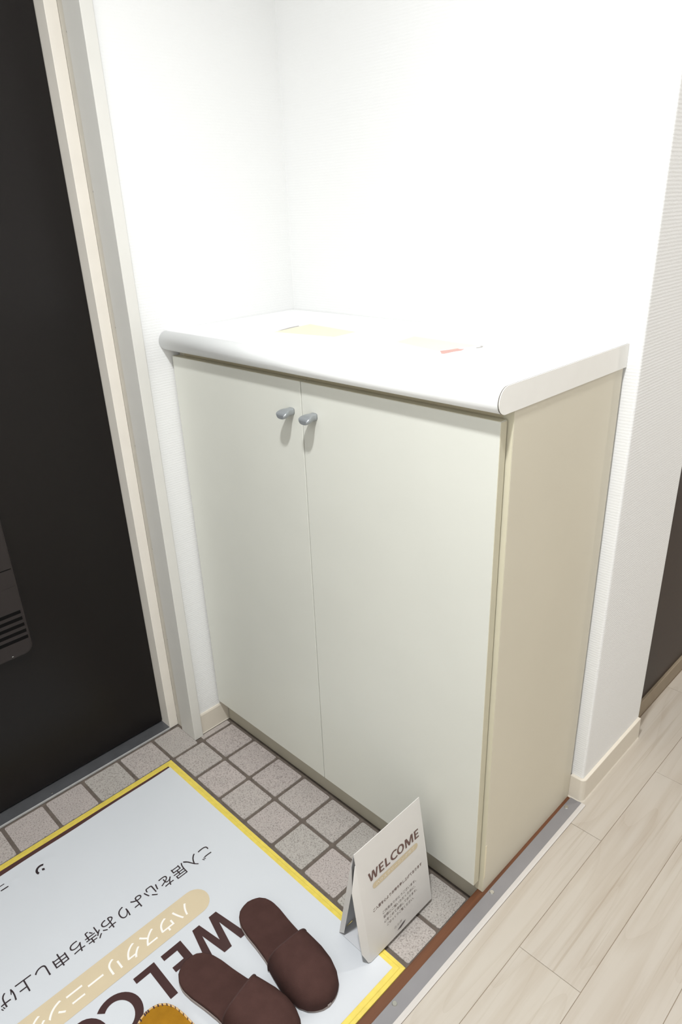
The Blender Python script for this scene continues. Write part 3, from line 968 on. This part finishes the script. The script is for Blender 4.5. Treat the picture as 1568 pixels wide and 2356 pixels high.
def slipper(loc, ang, label, color, hop=0.046, s0=0.53, stitched=False, L=0.262, group=None):
    e = empty('slipper', loc)
    e.rotation_euler = (0, 0, ang)
    tag(e, label, 'slipper', group)
    o = outline(L)
    slab('sole', outline(L, 0.0004), 0.0, 0.010, M['slip_sole'], e, 0.002)
    slab('insole', o, 0.0095, 0.0165, M[color], e, 0.002)
    outer = upper_grid(L, s0, 0.0030, 0.0, hop)
    inner = upper_grid(L, s0 + 0.002, 0.0005, 0.0028, hop)
    u = skin('upper', outer, M[color], e)
    skin('lining', inner[:17], M['slip_lining'], u, flip=True)
    # rolled opening edge
    bm = bmesh.new()
    rr = 0.0018
    pts = [Vector((p[0] - 0.0003, p[1], p[2] - 0.001)) for p in outer[0]]
    rings = []
    for i, p in enumerate(pts):
        a = pts[max(0, i - 1)]
        b = pts[min(len(pts) - 1, i + 1)]
        t = (b - a).normalized()
        n1 = t.orthogonal().normalized()
        n1 = (Vector((1, 0, 0)) - t * t.x).normalized()
        n2 = t.cross(n1)
        rings.append([bm.verts.new(p + rr * (math.cos(2 * math.pi * k / 8) * n1 + math.sin(2 * math.pi * k / 8) * n2)) for k in range(8)])
    for a, b in zip(rings[:-1], rings[1:]):
        for k in range(8):
            f = bm.faces.new((a[k], a[(k + 1) % 8], b[(k + 1) % 8], b[k]))
            f.smooth = True
    bm.faces.new(rings[0][::-1])
    bm.faces.new(rings[-1])
    link('opening_edge', to_mesh('opening_edge', bm), M['slip_seam'] if color == 'slip' else M[color], u)
    if stitched:
        bd = slab('binding', outline(L, 0.0020), 0.0090, 0.0160, M['stitch_band'], e, 0.001)
        n = 60
        oo = outline(L, 0.0004, 120)
        for k in range(0, len(oo), 2):
            x, y = oo[k]
            x2, y2 = oo[(k + 1) % len(oo)]
            if x > 0.13:
                continue
            bm = bmesh.new()
            d = Vector((x2 - x, y2 - y, 0))
            if d.length < 1e-5:
                continue
            d.normalize()
            nn = Vector((-d.y, d.x, 0))
            c = Vector((x, y, 0.0))
            q = []
            for (a, b) in ((-.0012, -.0050), (.0012, -.0050), (.0022, .0), (-.0002, .0)):
                q.append(c + d * a + (-nn if False else nn) * 0 + (Vector((0.13, 0, 0)) - c).normalized() * (-b))
            lo = [bm.verts.new((p.x, p.y, 0.0155)) for p in q]
            hi = [bm.verts.new((p.x, p.y, 0.0171)) for p in q]
            bm.faces.new(lo[::-1]); bm.faces.new(hi)
            for i in range(4):
                bm.faces.new((lo[i], lo[(i + 1) % 4], hi[(i + 1) % 4], hi[i]))
            link('stitch', to_mesh('stitch', bm), M['stitch'], bd)
    return e
slipper((0.3870, -0.2285, MZ + 0.0004), math.radians(-5.0), 'dark brown felt slipper nearest the card sign, on the mat', 'slip', group='brown felt slippers on the mat')
slipper((0.3985, -0.3880, MZ + 0.0004), math.radians(11.0), 'dark brown felt slipper partly covering the letter E on mat', 'slip', group='brown felt slippers on the mat')
slipper((0.4270, -0.4880, MZ + 0.0004), math.radians(6.0), 'mustard yellow felt slipper with stitched edge, at the picture bottom', 'mustard', stitched=True)

# ------------------------------------------------------------------ ceiling lamp and added hall fill lamp
def ceiling_lamp(pos, power, radius, spread, color, label):
    e = empty('ceiling_lamp', (pos.x, pos.y, ROOM_TOP))
    tag(e, label, 'lamp', 'hall ceiling lamps')
    bm = bmesh.new()
    disc(bm, (0, 0, 0), (0, 0, -1), 0.075, 0.022, 28)
    link('canopy', to_mesh('canopy', bm), M['lamp_body'], e)
    bm = bmesh.new()
    disc(bm, (0, 0, -0.022), (0, 0, -1), 0.060, 0.012, 24)
    link('rim', to_mesh('rim', bm), M['lamp_body'], e)
    ld = bpy.data.lights.new('lamp_light', 'AREA')
    ld.shape = 'DISK'
    ld.size = 2 * radius
    ld.spread = math.radians(spread)
    ld.energy = power
    ld.color = color
    lo = bpy.data.objects.new('lamp_light', ld)
    lo.location = (0, 0, pos.z - ROOM_TOP)
    COL.objects.link(lo)
    lo.parent = e
ceiling_lamp(LAMP, LAMP_POWER, 0.055, 146, LAMP_COLOR, 'white ceiling lamp above the step')
ceiling_lamp(HALL_FILL, FILL_POWER, 0.055, 180, (1.0, 0.95, 0.89), 'added unseen fill lamp further down the hall')
for o in list(bpy.data.objects):
    if '_world' in o:
        del o['_world']
